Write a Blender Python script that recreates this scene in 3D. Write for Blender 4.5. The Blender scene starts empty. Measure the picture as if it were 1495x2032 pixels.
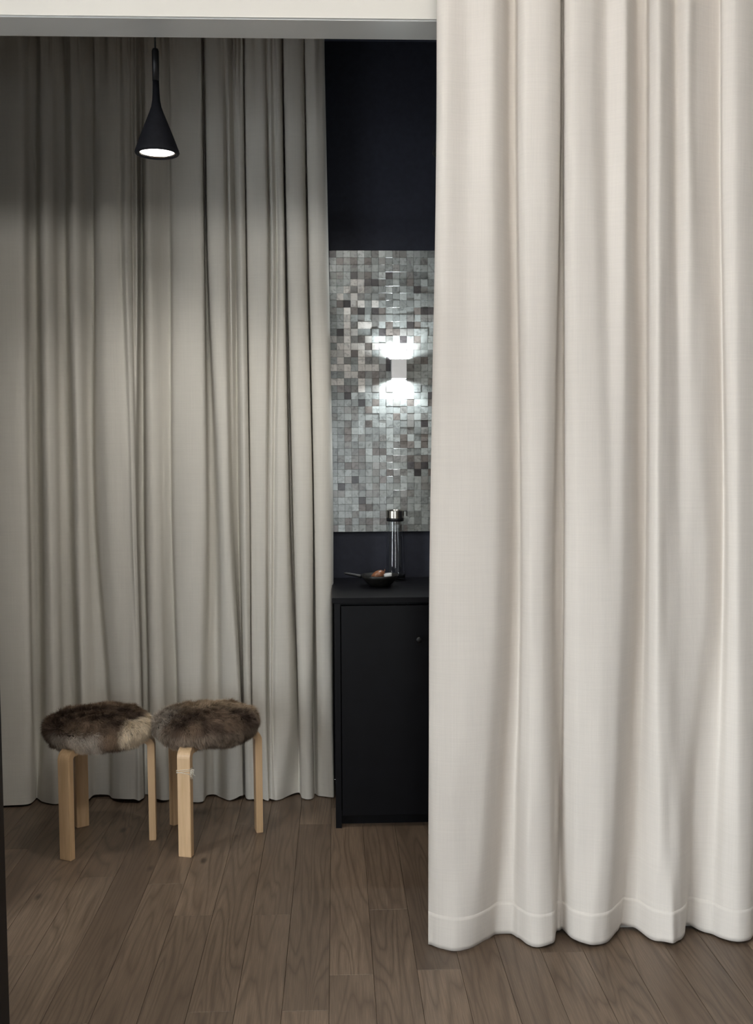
import bpy, bmesh, math, random
import numpy as np
from mathutils import Vector, Matrix, Euler

random.seed(7)
rng = np.random.default_rng(7)
scene = bpy.context.scene
COL = scene.collection
R = math.radians

# ---------------------------------------------------------------- camera
IW, IH, FPX = 1495.0, 2032.0, 2100.0
CAM_H = 1.5
PITCH, YAW, ROLL = R(3.705), R(2.2), R(-0.3)
cam_d = bpy.data.cameras.new('camera')
cam = bpy.data.objects.new('camera', cam_d)
COL.objects.link(cam)
cam_d.sensor_fit = 'VERTICAL'
cam_d.sensor_height = 36.0
cam_d.lens = 36.0 * FPX / IH
cam_d.clip_start = 0.05
CAM_ROT = Matrix.Rotation(-YAW, 3, 'Z') @ Matrix.Rotation(R(90) - PITCH, 3, 'X') @ Matrix.Rotation(ROLL, 3, 'Z')
cam.matrix_world = Matrix.Translation((0, 0, CAM_H)) @ CAM_ROT.to_4x4()
scene.camera = cam

# ---------------------------------------------------------------- world, view, large lights
w = bpy.data.worlds.new('world')
scene.world = w
w.use_nodes = True
bgn = w.node_tree.nodes['Background']
bgn.inputs[0].default_value = (0.90, 0.96, 1.0, 1)
bgn.inputs[1].default_value = 12.0
vs = scene.view_settings
vs.view_transform = 'Standard'
vs.look = 'None'
vs.gamma = 1.0
vs.use_curve_mapping = False
vs.exposure = 0.0

# daylight: overcast sky through a tall window in the left wall and a small one behind the viewer
# (the portals emit nothing, they only guide the sampling of the sky)
WIN_L = dict(y0=-2.3, y1=1.5, z0=0.15, z1=2.60, x=-3.0)
WIN_R = dict(x0=-0.28, x1=0.42, z0=0.45, z1=1.75, y=-3.2)
for nm, sx_, sz_, loc_, rot_ in (
        ('portal_left', WIN_L['y1'] - WIN_L['y0'], WIN_L['z1'] - WIN_L['z0'], (WIN_L['x'] - 0.11, (WIN_L['y0'] + WIN_L['y1']) / 2, (WIN_L['z0'] + WIN_L['z1']) / 2), (R(90), 0, R(-90))),
        ('portal_rear', WIN_R['x1'] - WIN_R['x0'], WIN_R['z1'] - WIN_R['z0'], ((WIN_R['x0'] + WIN_R['x1']) / 2, WIN_R['y'] - 0.11, (WIN_R['z0'] + WIN_R['z1']) / 2), (R(90), 0, 0))):
    ld = bpy.data.lights.new(nm, 'AREA'); ld.shape = 'RECTANGLE'
    ld.size, ld.size_y = sx_, sz_
    ld.cycles.is_portal = True
    lo = bpy.data.objects.new(nm, ld); lo.location = loc_; lo.rotation_euler = rot_
    COL.objects.link(lo)

TUBE_STRENGTH = 20.0
PENDANT_POWER, PENDANT_COL = 24.0, (1.0, 0.96, 0.89)
SCONCE_POWER, SCONCE_COL = 6.5, (0.90, 0.97, 1.0)

# ---------------------------------------------------------------- pixel -> point on a real plane
def ray(px, py):
    d = CAM_ROT @ Vector(((px - IW / 2) / FPX, -(py - IH / 2) / FPX, -1.0))
    return d
def on_y(px, py, Y):
    d = ray(px, py); t = Y / d.y
    return Vector((d.x * t, Y, CAM_H + d.z * t))
def on_z(px, py, Z):
    d = ray(px, py); t = (Z - CAM_H) / d.z
    return Vector((d.x * t, d.y * t, Z))

# ---------------------------------------------------------------- helpers
def link(o, parent=None):
    COL.objects.link(o)
    if parent is not None: o.parent = parent
    return o
def tag(o, label=None, cat=None, group=None, kind=None):
    if label: o['label'] = label
    if cat: o['category'] = cat
    if group: o['group'] = group
    if kind: o['kind'] = kind
    return o
def empty(name, loc=(0, 0, 0), rz=0.0):
    o = bpy.data.objects.new(name, None)
    o.location = loc; o.rotation_euler = (0, 0, rz); o.empty_display_size = 0.05
    return link(o)
def bm_obj(name, bm, mat, parent=None, smooth=False):
    me = bpy.data.meshes.new(name)
    bm.normal_update(); bm.to_mesh(me); bm.free()
    if smooth:
        me.polygons.foreach_set('use_smooth', [True] * len(me.polygons))
    if mat: me.materials.append(mat)
    return link(bpy.data.objects.new(name, me), parent)
def add_box(bm, x0, x1, y0, y1, z0, z1, bev=0.0, seg=2):
    vs_ = [bm.verts.new((x, y, z)) for z in (z0, z1) for y in (y0, y1) for x in (x0, x1)]
    fs = [(0, 2, 3, 1), (4, 5, 7, 6), (0, 1, 5, 4), (2, 6, 7, 3), (0, 4, 6, 2), (1, 3, 7, 5)]
    faces = [bm.faces.new([vs_[i] for i in f]) for f in fs]
    if bev > 0:
        ed = list({e for f in faces for e in f.edges})
        bmesh.ops.bevel(bm, geom=ed, offset=bev, segments=seg, profile=0.7, affect='EDGES')
def box_obj(name, x0, x1, y0, y1, z0, z1, mat, parent=None, bev=0.0):
    bm = bmesh.new(); add_box(bm, x0, x1, y0, y1, z0, z1, bev)
    return bm_obj(name, bm, mat, parent)
def lathe(bm, prof, seg=48, cx=0, cy=0, close=False):
    rings = []
    for r, z in prof:
        if r < 1e-6: rings.append([bm.verts.new((cx, cy, z))])
        else: rings.append([bm.verts.new((cx + r * math.cos(2 * math.pi * k / seg), cy + r * math.sin(2 * math.pi * k / seg), z)) for k in range(seg)])
    pairs = list(zip(rings[:-1], rings[1:]))
    if close: pairs.append((rings[-1], rings[0]))
    for a, b in pairs:
        for k in range(seg):
            k2 = (k + 1) % seg
            if len(a) == 1 and len(b) == 1: continue
            if len(a) == 1: bm.faces.new((a[0], b[k2], b[k]))
            elif len(b) == 1: bm.faces.new((a[k], a[k2], b[0]))
            else: bm.faces.new((a[k], a[k2], b[k2], b[k]))
    bmesh.ops.recalc_face_normals(bm, faces=bm.faces)
def tube(bm, pts, rad, seg=8, rads=None):
    pts = [Vector(p) for p in pts]; rings = []
    for i, p in enumerate(pts):
        t = (pts[min(i + 1, len(pts) - 1)] - pts[max(i - 1, 0)]).normalized()
        up = Vector((0, 0, 1)) if abs(t.z) < 0.9 else Vector((1, 0, 0))
        a = t.cross(up).normalized(); b = t.cross(a)
        r = rads[i] if rads else rad
        rings.append([bm.verts.new(p + a * (r * math.cos(2 * math.pi * k / seg)) + b * (r * math.sin(2 * math.pi * k / seg))) for k in range(seg)])
    for A, B in zip(rings[:-1], rings[1:]):
        for k in range(seg):
            bm.faces.new((A[k], A[(k + 1) % seg], B[(k + 1) % seg], B[k]))
    bm.faces.new(rings[0][::-1]); bm.faces.new(rings[-1])
    bmesh.ops.recalc_face_normals(bm, faces=bm.faces)

# ---------------------------------------------------------------- materials
class NT:
    def __init__(s, name):
        s.m = bpy.data.materials.new(name); s.m.use_nodes = True
        s.t = s.m.node_tree; s.p = s.t.nodes['Principled BSDF']
    def n(s, typ, **kw):
        nd = s.t.nodes.new(typ)
        for k, v in kw.items():
            if isinstance(v, tuple) and len(v) == 2 and v[0] == 'in': pass
            setattr(nd, k, v)
        return nd
    def l(s, a, b): s.t.links.new(a, b)
    def ramp(s, fac, stops):
        r = s.n('ShaderNodeValToRGB'); e = r.color_ramp.elements
        while len(e) < len(stops): e.new(0.5)
        for i, (p, c) in enumerate(stops):
            e[i].position = p; e[i].color = (*c, 1)
        s.l(fac, r.inputs[0]); return r.outputs[0]
    def noise(s, vec, scale, detail=3, rough=0.55, dist=0.0):
        nd = s.n('ShaderNodeTexNoise')
        nd.inputs['Scale'].default_value = scale; nd.inputs['Detail'].default_value = detail
        nd.inputs['Roughness'].default_value = rough; nd.inputs['Distortion'].default_value = dist
        if vec is not None: s.l(vec, nd.inputs['Vector'])
        return nd.outputs[0]
    def mapping(s, vec, scale=(1, 1, 1), loc=(0, 0, 0)):
        nd = s.n('ShaderNodeMapping'); nd.inputs['Scale'].default_value = scale; nd.inputs['Location'].default_value = loc
        s.l(vec, nd.inputs[0]); return nd.outputs[0]
    def math(s, op, a, b=None, c=None):
        nd = s.n('ShaderNodeMath', operation=op)
        for i, v in enumerate((a, b, c)):
            if v is None: continue
            if isinstance(v, (int, float)): nd.inputs[i].default_value = v
            else: s.l(v, nd.inputs[i])
        return nd.outputs[0]
    def mix(s, fac, a, b, blend='MIX'):
        nd = s.n('ShaderNodeMix', data_type='RGBA', blend_type=blend)
        for i, v in ((0, fac), (6, a), (7, b)):
            if isinstance(v, (int, float)): nd.inputs[i].default_value = v
            elif isinstance(v, tuple): nd.inputs[i].default_value = (*v, 1)
            else: s.l(v, nd.inputs[i])
        return nd.outputs[2]
    def bump(s, h, strength=0.2, dist=0.002):
        nd = s.n('ShaderNodeBump'); nd.inputs['Strength'].default_value = strength; nd.inputs['Distance'].default_value = dist
        s.l(h, nd.inputs['Height']); s.l(nd.outputs[0], s.p.inputs['Normal'])
    def pos(s): return s.n('ShaderNodeNewGeometry').outputs['Position']
    def set(s, **kw):
        for k, v in kw.items():
            s.p.inputs[k.replace('_', ' ')].default_value = (*v, 1) if isinstance(v, tuple) else v
        return s

def plain(name, col, rough=0.5, metal=0.0, noise_amt=0.06, nscale=30, bump=0.0, spec=0.5):
    t = NT(name); t.set(Roughness=rough, Metallic=metal, Specular_IOR_Level=spec)
    f = t.noise(t.n('ShaderNodeTexCoord').outputs['Object'], nscale, 4)
    lo_ = tuple(c * (1 - noise_amt) for c in col); hi_ = tuple(min(1, c * (1 + noise_amt)) for c in col)
    t.l(t.ramp(f, [(0.3, lo_), (0.7, hi_)]), t.p.inputs['Base Color'])
    if bump: t.bump(f, bump, 0.002)
    return t.m

def linen(name, col):
    t = NT(name); t.set(Roughness=0.9, Specular_IOR_Level=0.15)
    p = t.pos()
    slub_v = t.noise(t.mapping(p, (300, 300, 5)), 1.0, 2)
    slub_h = t.noise(t.mapping(p, (7, 7, 380)), 1.0, 2)
    cloud = t.noise(t.mapping(p, (6, 6, 1.2)), 1.0, 3)
    weave = t.math('ADD', slub_v, slub_h)
    f = t.math('ADD', t.math('MULTIPLY', weave, 0.28), t.math('MULTIPLY', cloud, 0.44))
    c = t.ramp(f, [(0.32, tuple(x * 0.92 for x in col)), (0.68, tuple(min(1, x * 1.05) for x in col))])
    t.l(c, t.p.inputs['Base Color'])
    wrink = t.noise(t.mapping(p, (22, 22, 7)), 1.0, 4, 0.6)
    t.bump(t.math('ADD', t.math('MULTIPLY', weave, 0.05), wrink), 0.3, 0.004)
    return t.m

M = {}
M['linen_front'] = linen('linen_front', (0.715, 0.67, 0.62))
M['linen_back'] = linen('linen_back', (0.65, 0.625, 0.57))
M['white_wall'] = plain('white_wall', (0.74, 0.715, 0.665), 0.75, nscale=3, noise_amt=0.02)
M['grey_wall'] = plain('grey_wall', (0.22, 0.22, 0.22), 0.75, nscale=3, noise_amt=0.04)
M['white_trim'] = plain('white_trim', (0.78, 0.765, 0.72), 0.45, nscale=5, noise_amt=0.02)
M['dark_wall'] = plain('dark_wall', (0.027, 0.030, 0.045), 0.62, nscale=40, noise_amt=0.12, bump=0.08, spec=0.3)
M['black_lacquer'] = plain('black_lacquer', (0.004, 0.0043, 0.006), 0.36, nscale=12, noise_amt=0.2, spec=0.2)
M['black_top'] = plain('black_top', (0.005, 0.005, 0.0065), 0.42, nscale=25, noise_amt=0.2, spec=0.15)
M['concrete'] = plain('concrete', (0.010, 0.0105, 0.014), 0.72, nscale=60, noise_amt=0.25, bump=0.15, spec=0.2)
M['black_plastic'] = plain('black_plastic', (0.006, 0.006, 0.007), 0.45)
M['iron'] = plain('iron', (0.014, 0.013, 0.012), 0.42, metal=0.2, nscale=70, noise_amt=0.3, bump=0.1)
M['steel'] = plain('steel', (0.62, 0.58, 0.52), 0.22, metal=1.0, nscale=90, noise_amt=0.08)
M['lamp_white'] = plain('lamp_white', (0.82, 0.82, 0.82), 0.4, noise_amt=0.02)
M['pod'] = plain('pod', (0.21, 0.085, 0.04), 0.35, nscale=110, noise_amt=0.35, bump=0.3)
M['string'] = plain('string', (0.72, 0.66, 0.56), 0.9, nscale=400, noise_amt=0.2)
M['pad'] = plain('pad', (0.07, 0.05, 0.04), 0.9, nscale=30, noise_amt=0.3)
M['board'] = plain('board', (0.04, 0.042, 0.045), 0.7)
M['grout'] = plain('grout', (0.09, 0.09, 0.09), 0.8)

def glass(name):
    t = NT(name); t.set(Roughness=0.0, Transmission_Weight=1.0, IOR=1.45)
    f = t.noise(t.n('ShaderNodeTexCoord').outputs['Object'], 20, 1)
    t.l(t.ramp(f, [(0.0, (0.96, 0.98, 0.98)), (1.0, (1, 1, 1))]), t.p.inputs['Base Color'])
    return t.m
M['glass'] = glass('glass')
M['frosted'] = glass('frosted'); M['frosted'].node_tree.nodes['Principled BSDF'].inputs['Roughness'].default_value = 0.35; M['frosted'].node_tree.nodes['Principled BSDF'].inputs['Transmission Weight'].default_value = 0.45

def emit(name, col, strength):
    t = NT(name); t.set(Emission_Strength=strength, Emission_Color=col, Roughness=0.5)
    f = t.noise(t.n('ShaderNodeTexCoord').outputs['Object'], 8, 1)
    t.l(t.ramp(f, [(0, (0.85, 0.85, 0.85)), (1, (0.9, 0.9, 0.9))]), t.p.inputs['Base Color'])
    return t.m
M['diffuser'] = emit('diffuser', (1.0, 0.97, 0.96), 6.0)
M['globe'] = emit('opal', (1.0, 0.975, 0.93), TUBE_STRENGTH)
M['sconce_led'] = emit('sconce_led', (0.93, 0.98, 1.0), 8.0)

def birch():
    t = NT('birch'); t.set(Roughness=0.45)
    o = t.n('ShaderNodeTexCoord').outputs['Object']
    f = t.noise(t.mapping(o, (90, 90, 5)), 1.0, 4, 0.6)
    t.l(t.ramp(f, [(0.3, (0.58, 0.385, 0.21)), (0.7, (0.71, 0.495, 0.295))]), t.p.inputs['Base Color'])
    t.bump(f, 0.1, 0.001); return t.m
M['birch'] = birch()

def oak():
    t = NT('oak_floor'); t.set(Roughness=0.4, Specular_IOR_Level=0.45)
    g = t.n('ShaderNodeNewGeometry'); oi = t.n('ShaderNodeObjectInfo')
    rnd = oi.outputs['Random']
    cmb = t.n('ShaderNodeCombineXYZ')
    t.l(t.math('MULTIPLY', rnd, 37.0), cmb.inputs[0]); t.l(t.math('MULTIPLY', rnd, 91.0), cmb.inputs[1]); t.l(t.math('MULTIPLY', rnd, 13.0), cmb.inputs[2])
    va = t.n('ShaderNodeVectorMath', operation='ADD'); t.l(g.outputs['Position'], va.inputs[0]); t.l(cmb.outputs[0], va.inputs[1])
    v = va.outputs[0]
    # cathedral grain: contour lines of a long stretched noise
    base = t.noise(t.mapping(v, (7.5, 0.6, 1)), 1.0, 2, 0.5, 0.3)
    rings = t.math('FRACT', t.math('MULTIPLY', base, 17.0))
    rings = t.math('ABSOLUTE', t.math('SUBTRACT', t.math('MULTIPLY', rings, 2.0), 1.0))
    rings = t.math('POWER', rings, 2.5)
    pores = t.noise(t.mapping(v, (330, 9, 1)), 1.0, 3, 0.6)
    broad = t.noise(t.mapping(v, (5, 1.0, 1)), 1.0, 3, 0.6)
    c = t.ramp(broad, [(0.25, (0.135, 0.094, 0.064)), (0.75, (0.245, 0.178, 0.124))])
    c = t.mix(t.math('MULTIPLY', rings, 0.68), c, (0.085, 0.055, 0.036))
    c = t.mix(t.ramp(pores, [(0.42, (0.42, 0.42, 0.42)), (0.62, (0, 0, 0))]), c, (0.075, 0.05, 0.034))
    # knots
    vor = t.n('ShaderNodeTexVoronoi'); vor.inputs['Scale'].default_value = 1.0
    t.l(t.mapping(v, (5.5, 2.3, 1)), vor.inputs['Vector'])
    kn = t.ramp(vor.outputs['Distance'], [(0.03, (1, 1, 1)), (0.085, (0, 0, 0))])
    c = t.mix(t.math('MULTIPLY', kn, 0.75), c, (0.03, 0.018, 0.012))
    tone = t.math('ADD', t.math('MULTIPLY', rnd, 0.34), 0.83)
    tc = t.n('ShaderNodeCombineXYZ')
    for i in range(3): t.l(tone, tc.inputs[i])
    c = t.mix(1.0, c, tc.outputs[0], 'MULTIPLY')
    t.l(c, t.p.inputs['Base Color'])
    t.l(t.math('ADD', t.math('MULTIPLY', pores, 0.2), 0.32), t.p.inputs['Roughness'])
    t.bump(t.math('SUBTRACT', pores, t.math('MULTIPLY', rings, 0.3)), 0.15, 0.0012)
    return t.m
M['oak'] = oak()

def tile_mat(name, use_attr):
    t = NT(name); t.set(Metallic=0.12, Roughness=0.23)
    if use_attr:
        a = t.n('ShaderNodeVertexColor'); a.layer_name = 'Col'; c = a.outputs[0]; v = t.pos()
    else:
        oi = t.n('ShaderNodeObjectInfo'); c = oi.outputs['Color']
        va = t.n('ShaderNodeVectorMath', operation='ADD')
        cmb = t.n('ShaderNodeCombineXYZ')
        for i in range(3): t.l(t.math('MULTIPLY', oi.outputs['Random'], 51.0 + 17 * i), cmb.inputs[i])
        t.l(t.pos(), va.inputs[0]); t.l(cmb.outputs[0], va.inputs[1]); v = va.outputs[0]
    vein = t.noise(v, 42.0, 2, 0.5, 1.2)
    shade = t.ramp(vein, [(0.30, (0.62, 0.62, 0.62)), (0.48, (0.98, 0.98, 0.98)), (0.75, (1.1, 1.1, 1.1))])
    t.l(t.mix(1.0, c, shade, 'MULTIPLY'), t.p.inputs['Base Color'])
    t.bump(vein, 0.12, 0.002)
    return t.m
M['tile'] = tile_mat('shell_tile', False)
M['tile_stuff'] = tile_mat('shell_tile_far', True)

def fur_mat():
    t = NT('fur'); t.set(Roughness=0.6, Specular_IOR_Level=0.2)
    a = t.n('ShaderNodeVertexColor'); a.layer_name = 'Col'
    f = t.noise(t.pos(), 260, 2)
    t.l(t.mix(1.0, a.outputs[0], t.ramp(f, [(0.3, (0.8, 0.8, 0.8)), (0.7, (1.15, 1.15, 1.15))]), 'MULTIPLY'), t.p.inputs['Base Color'])
    return t.m
M['fur'] = fur_mat()

# ================================================================= STRUCTURE
CEIL, CEIL_F = 3.22, 3.52     # alcove and front room ceilings
XL, XR = -3.0, 2.1           # side walls
YB, YW = -3.2, 4.656         # wall behind the camera, dark wall at the back
YP0, YP1 = 3.17, 3.316       # partition with the opening
HDR = 2.735                  # opening height
XJ = on_y(965, 1000, YP0).x  # right jamb, behind the front curtain

XJL = -1.2                   # left jamb, outside the frame
# floor: sub-floor + planks
PW = 0.125
tag(box_obj('floor', XL, XR, YB, YW, -0.05, -0.012, M['board']), 'grey brown oak plank floor running through the opening', 'floor', kind='structure')
floor = bpy.data.objects['floor']
PL = 1.38
bm = bmesh.new(); add_box(bm, -PW / 2 + 0.0004, PW / 2 - 0.0004, 0.0004, PL - 0.0004, -0.012, 0.0)
top = [e for e in bm.edges if all(abs(v.co.z) < 1e-6 for v in e.verts)]
bmesh.ops.bevel(bm, geom=top, offset=0.0007, segments=1, affect='EDGES')
plank_me = bpy.data.meshes.new('plank'); bm.normal_update(); bm.to_mesh(plank_me); bm.free()
plank_me.materials.append(M['oak'])
xa = on_z(655, 1850, 0).x
i0 = math.ceil((XL - xa) / PW); i1 = math.floor((XR - xa) / PW)
for i in range(i0, i1):
    x = xa + (i + 0.5) * PW
    off = {0: 2.905, -2: 3.30, 1: 3.32, -1: 4.1}.get(i, random.uniform(0, PL))
    y = off - math.ceil((off - YB) / PL) * PL
    while y < YW - 0.01:
        a, b = max(y, YB), min(y + PL, YW)
        if b - a > 0.03:
            o = bpy.data.objects.new('plank', plank_me)
            o.location = (x, a, 0); o.scale = (1, (b - a) / PL, 1)
            link(o, floor)
        y += PL

tag(box_obj('ceiling', XL, XR, YB, YP1, CEIL_F, CEIL_F + 0.1, M['white_wall']), 'plain white ceiling above the front room', 'ceiling', kind='structure')
tag(box_obj('ceiling_alcove', XL, XR, YP1, YW, CEIL, CEIL + 0.1, M['dark_wall']), 'charcoal ceiling above the alcove', 'ceiling', kind='structure')
tag(box_obj('wall_back', XL, XR, YW, YW + 0.12, 0, CEIL, M['dark_wall']), 'matte charcoal wall behind the mosaic panel', 'wall', kind='structure')
# side walls, light in the front room, charcoal in the alcove
bm = bmesh.new()
add_box(bm, XL - 0.12, XL, YB, WIN_L['y0'], 0, CEIL_F); add_box(bm, XL - 0.12, XL, WIN_L['y1'], YP1, 0, CEIL_F)
add_box(bm, XL - 0.12, XL, WIN_L['y0'], WIN_L['y1'], 0, WIN_L['z0']); add_box(bm, XL - 0.12, XL, WIN_L['y0'], WIN_L['y1'], WIN_L['z1'], CEIL_F)
tag(bm_obj('wall_left', bm, M['white_wall']), 'white wall left of the front room with a tall window', 'wall', kind='structure')
win = tag(empty('window_2', (XL - 0.06, 0, 0)), 'tall white framed window left of the front room', 'window', kind='structure')
bm = bmesh.new(); fw = 0.06
for q in range(4):
    m_ = WIN_L['y0'] + (WIN_L['y1'] - WIN_L['y0']) * q / 3
    add_box(bm, -0.03, 0.03, max(WIN_L['y0'], m_ - fw / 2), min(WIN_L['y1'], m_ + fw / 2), WIN_L['z0'], WIN_L['z1'])
for z_ in (WIN_L['z0'], WIN_L['z1'] - fw): add_box(bm, -0.028, 0.028, WIN_L['y0'] + 0.03, WIN_L['y1'] - 0.03, z_, z_ + fw)
bm_obj('window_frame', bm, M['white_trim'], win)
tag(box_obj('wall_right', XR, XR + 0.12, YB, YP1, 0, CEIL_F, M['grey_wall']), 'grey wall right of the front room', 'wall', kind='structure')
tag(box_obj('wall_alcove_left', XL - 0.12, XL, YP1, YW, 0, CEIL, M['dark_wall']), 'charcoal side wall left of the alcove', 'wall', kind='structure')
XA = 1.25
tag(box_obj('wall_alcove_right', XA, XA + 0.12, YP1, YW, 0, CEIL, M['dark_wall']), 'charcoal side wall right of the alcove', 'wall', kind='structure')
# partition: header, right pier, left pier
bm = bmesh.new()
add_box(bm, XL, XR, YP0, YP1, HDR, CEIL_F)
add_box(bm, XJ, XR, YP0, YP1, 0, HDR)
add_box(bm, XL, XJL, YP0, YP1, 0, HDR)
tag(bm_obj('wall_partition', bm, M['white_wall']), 'white partition wall with wide opening under a deep header', 'wall', kind='structure')
M['gloss_white'] = plain('gloss_white', (0.76, 0.77, 0.76), 0.22, nscale=4, noise_amt=0.02, spec=1.0)
tag(box_obj('soffit_reflector', XJL, XJ, YP0 + 0.002, YP1 - 0.002, HDR - 0.004, HDR, M['gloss_white']), 'glossy white board added under the header to brighten its underside', 'trim', kind='structure')  # added sheet; its gloss lifts the otherwise dark underside of the header
hz = on_y(430, 33, YP0 - 0.004).z
tag(box_obj('trim_1', XJL, XJ, YP0 - 0.006, YP0, HDR, hz, M['white_trim'], bev=0.0015), 'narrow white board along the bottom of the header', 'trim', kind='structure')
tag(box_obj('baseboard_right', XJ, XR, YP0 - 0.014, YP0, 0, 0.07, M['white_trim'], bev=0.003), 'white baseboard showing under the front curtain', 'baseboard', kind='structure')
# wall behind the camera with a window
wx0, wx1, wz0, wz1 = WIN_R['x0'], WIN_R['x1'], WIN_R['z0'], WIN_R['z1']
bm = bmesh.new()
add_box(bm, XL, wx0, YB - 0.12, YB, 0, CEIL_F); add_box(bm, wx1, XR, YB - 0.12, YB, 0, CEIL_F)
add_box(bm, wx0, wx1, YB - 0.12, YB, 0, wz0); add_box(bm, wx0, wx1, YB - 0.12, YB, wz1, CEIL_F)
tag(bm_obj('wall_rear', bm, M['grey_wall']), 'grey wall behind the viewer with one small window', 'wall', kind='structure')
win = tag(empty('window_1', (0, YB - 0.06, 0)), 'small white framed window in the wall behind the viewer', 'window', kind='structure')
bm = bmesh.new(); fw = 0.06
mx = [wx0 + (wx1 - wx0) * t for t in (0, 1)]
for q in range(2):
    a, b = max(wx0, mx[q] - fw / 2), min(wx1, mx[q] + fw / 2)
    add_box(bm, a, b, -0.03, 0.03, wz0, wz1)
add_box(bm, wx0 + 0.03, wx1 - 0.03, -0.028, 0.028, wz0, wz0 + fw); add_box(bm, wx0 + 0.03, wx1 - 0.03, -0.028, 0.028, wz1 - fw, wz1)
add_box(bm, wx0 + 0.03, wx1 - 0.03, -0.025, 0.025, 1.0, 1.04)
bm_obj('window_frame', bm, M['white_trim'], win)
# unseen yard below the window, made pale to bounce daylight up to the header
bm = bmesh.new(); add_box(bm, -90, 60, -90, YW + 1, -9.2, -9.0)
tag(bm_obj('ground', bm, plain('bounce_ground', (0.30, 0.30, 0.31), 0.9)), 'unseen yard far below the window, paled to bounce daylight upward', 'ground', kind='structure')

# unseen lamp added over the front room, made long to soften its shadows
gl = tag(empty('added_ceiling_lamp', (0.0, 0.75, CEIL_F)), 'unseen long opal lamp added on the ceiling to light the front room', 'lamp')
box_obj('canopy', -0.45, 0.45, -0.04, 0.04, -0.03, 0, M['white_trim'], gl, 0.003)
bm = bmesh.new()
xs_ = [-0.65, -0.645, -0.62, -0.58, 0.58, 0.62, 0.645, 0.65]
tube(bm, [(x_, 0, -0.17) for x_ in xs_], 0.14, 32, [0.06, 0.09, 0.125, 0.14, 0.14, 0.125, 0.09, 0.06])
bm_obj('diffuser', bm, M['globe'], gl, True)

# ================================================================= CURTAINS
def catmull(P, n):
    P = np.asarray(P, float)
    Q = np.vstack([2 * P[0] - P[1], P, 2 * P[-1] - P[-2]])
    out = []
    for i in range(1, len(Q) - 2):
        p0, p1, p2, p3 = Q[i - 1], Q[i], Q[i + 1], Q[i + 2]
        for k in range(n):
            t = k / n
            m1 = (p2 - p0) * 0.42; m2 = (p3 - p1) * 0.42
            out.append((2*t**3-3*t**2+1)*p1 + (t**3-2*t**2+t)*m1 + (-2*t**3+3*t**2)*p2 + (t**3-t**2)*m2)
    out.append(P[-1])
    return np.array(out)

def curtain_grid(levels, Y0, n, zs, gather=None):
    """levels: list of (py, [(px, depth_cm)...]); every level is one cross-section of the cloth."""
    prof = []
    for py, pts in levels:
        prof.append((on_y(IW/2, py, Y0 + 0.05).z, [(on_y(px, py, Y0 + d / 100).x, Y0 + d / 100) for px, d in pts]))
    prof.sort(key=lambda a: a[0])
    zz = np.array([p[0] for p in prof]); XY = np.array([catmull(p[1], n) for p in prof])   # L, N, 2
    grid = []
    for z in zs:
        if z <= zz[0]: s = XY[0].copy()
        elif z >= zz[-1]: s = XY[-1].copy()
        else:
            i = int(np.searchsorted(zz, z)) - 1
            t = (z - zz[i]) / (zz[i+1] - zz[i])
            # monotone cubic-like ease keeps the folds from kinking at the levels
            a = XY[i]; b = XY[i+1]
            sl = lambda k: (XY[min(k+1, len(zz)-1)] - XY[max(k-1, 0)]) / (zz[min(k+1, len(zz)-1)] - zz[max(k-1, 0)])
            h = zz[i+1] - zz[i]; m1 = sl(i) * h * 0.8; m2 = sl(i+1) * h * 0.8
            s = (2*t**3-3*t**2+1)*a + (t**3-2*t**2+t)*m1 + (-2*t**3+3*t**2)*b + (t**3-t**2)*m2
        if gather is not None: s = gather(s, z)
        grid.append(np.column_stack([s, np.full(len(s), z)]))
    return np.array(grid)

def sheet(name, G, mat, parent, thick):
    r, c, _ = G.shape
    V = G.reshape(-1, 3)
    idx = np.arange(r * c).reshape(r, c)
    F = np.stack([idx[:-1, :-1], idx[:-1, 1:], idx[1:, 1:], idx[1:, :-1]], -1).reshape(-1, 4)
    me = bpy.data.meshes.new(name)
    me.from_pydata(V.tolist(), [], F.tolist()); me.update()
    me.polygons.foreach_set('use_smooth', [True] * len(me.polygons))
    me.materials.append(mat)
    o = link(bpy.data.objects.new(name, me), parent)
    md = o.modifiers.new('cloth_thickness', 'SOLIDIFY'); md.thickness = thick; md.offset = 0; md.use_rim = False
    return o

def smooth_noise(n, cell, seed):
    g = np.random.default_rng(seed); k = max(3, int(n / cell) + 3)
    v = g.normal(size=k); x = np.linspace(0, k - 1.001, n); i = x.astype(int); f = x - i; f = f * f * (3 - 2 * f)
    return v[i] * (1 - f) + v[i + 1] * f

# ---- front curtain
L250 = [(876,8),(867,4),(885,1),(930,2.2),(975,0.5),(997,3),(1010,8),(1024,8),(1030,4),(1045,1),(1085,0.5),(1110,3),(1113,9),(1120,9),(1121,4),(1140,1),(1175,1.5),(1205,4),(1240,1.5),(1252,4),(1265,9),(1284,9),(1291,4),(1308,1),(1326,3),(1342,6.5),(1366,3.5),(1385,5.5),(1415,8),(1431,8.5),(1435,3.5),(1460,1),(1490,2.5),(1520,6),(1560,8)]
L1150 = [(866,8),(853,4),(875,1),(925,0),(980,1),(1003,4),(1018,8),(1033,8.5),(1038,4),(1055,1),(1078,1),(1094,3.5),(1102,8.5),(1119,9),(1124,4),(1150,1),(1190,0),(1212,0.3),(1235,1),(1254,4),(1266,8.5),(1282,9),(1290,4),(1305,1),(1325,2.5),(1350,4.5),(1375,5),(1400,5.5),(1425,8),(1437,8.5),(1447,4),(1465,1.5),(1490,3),(1525,6),(1560,8)]
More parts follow.
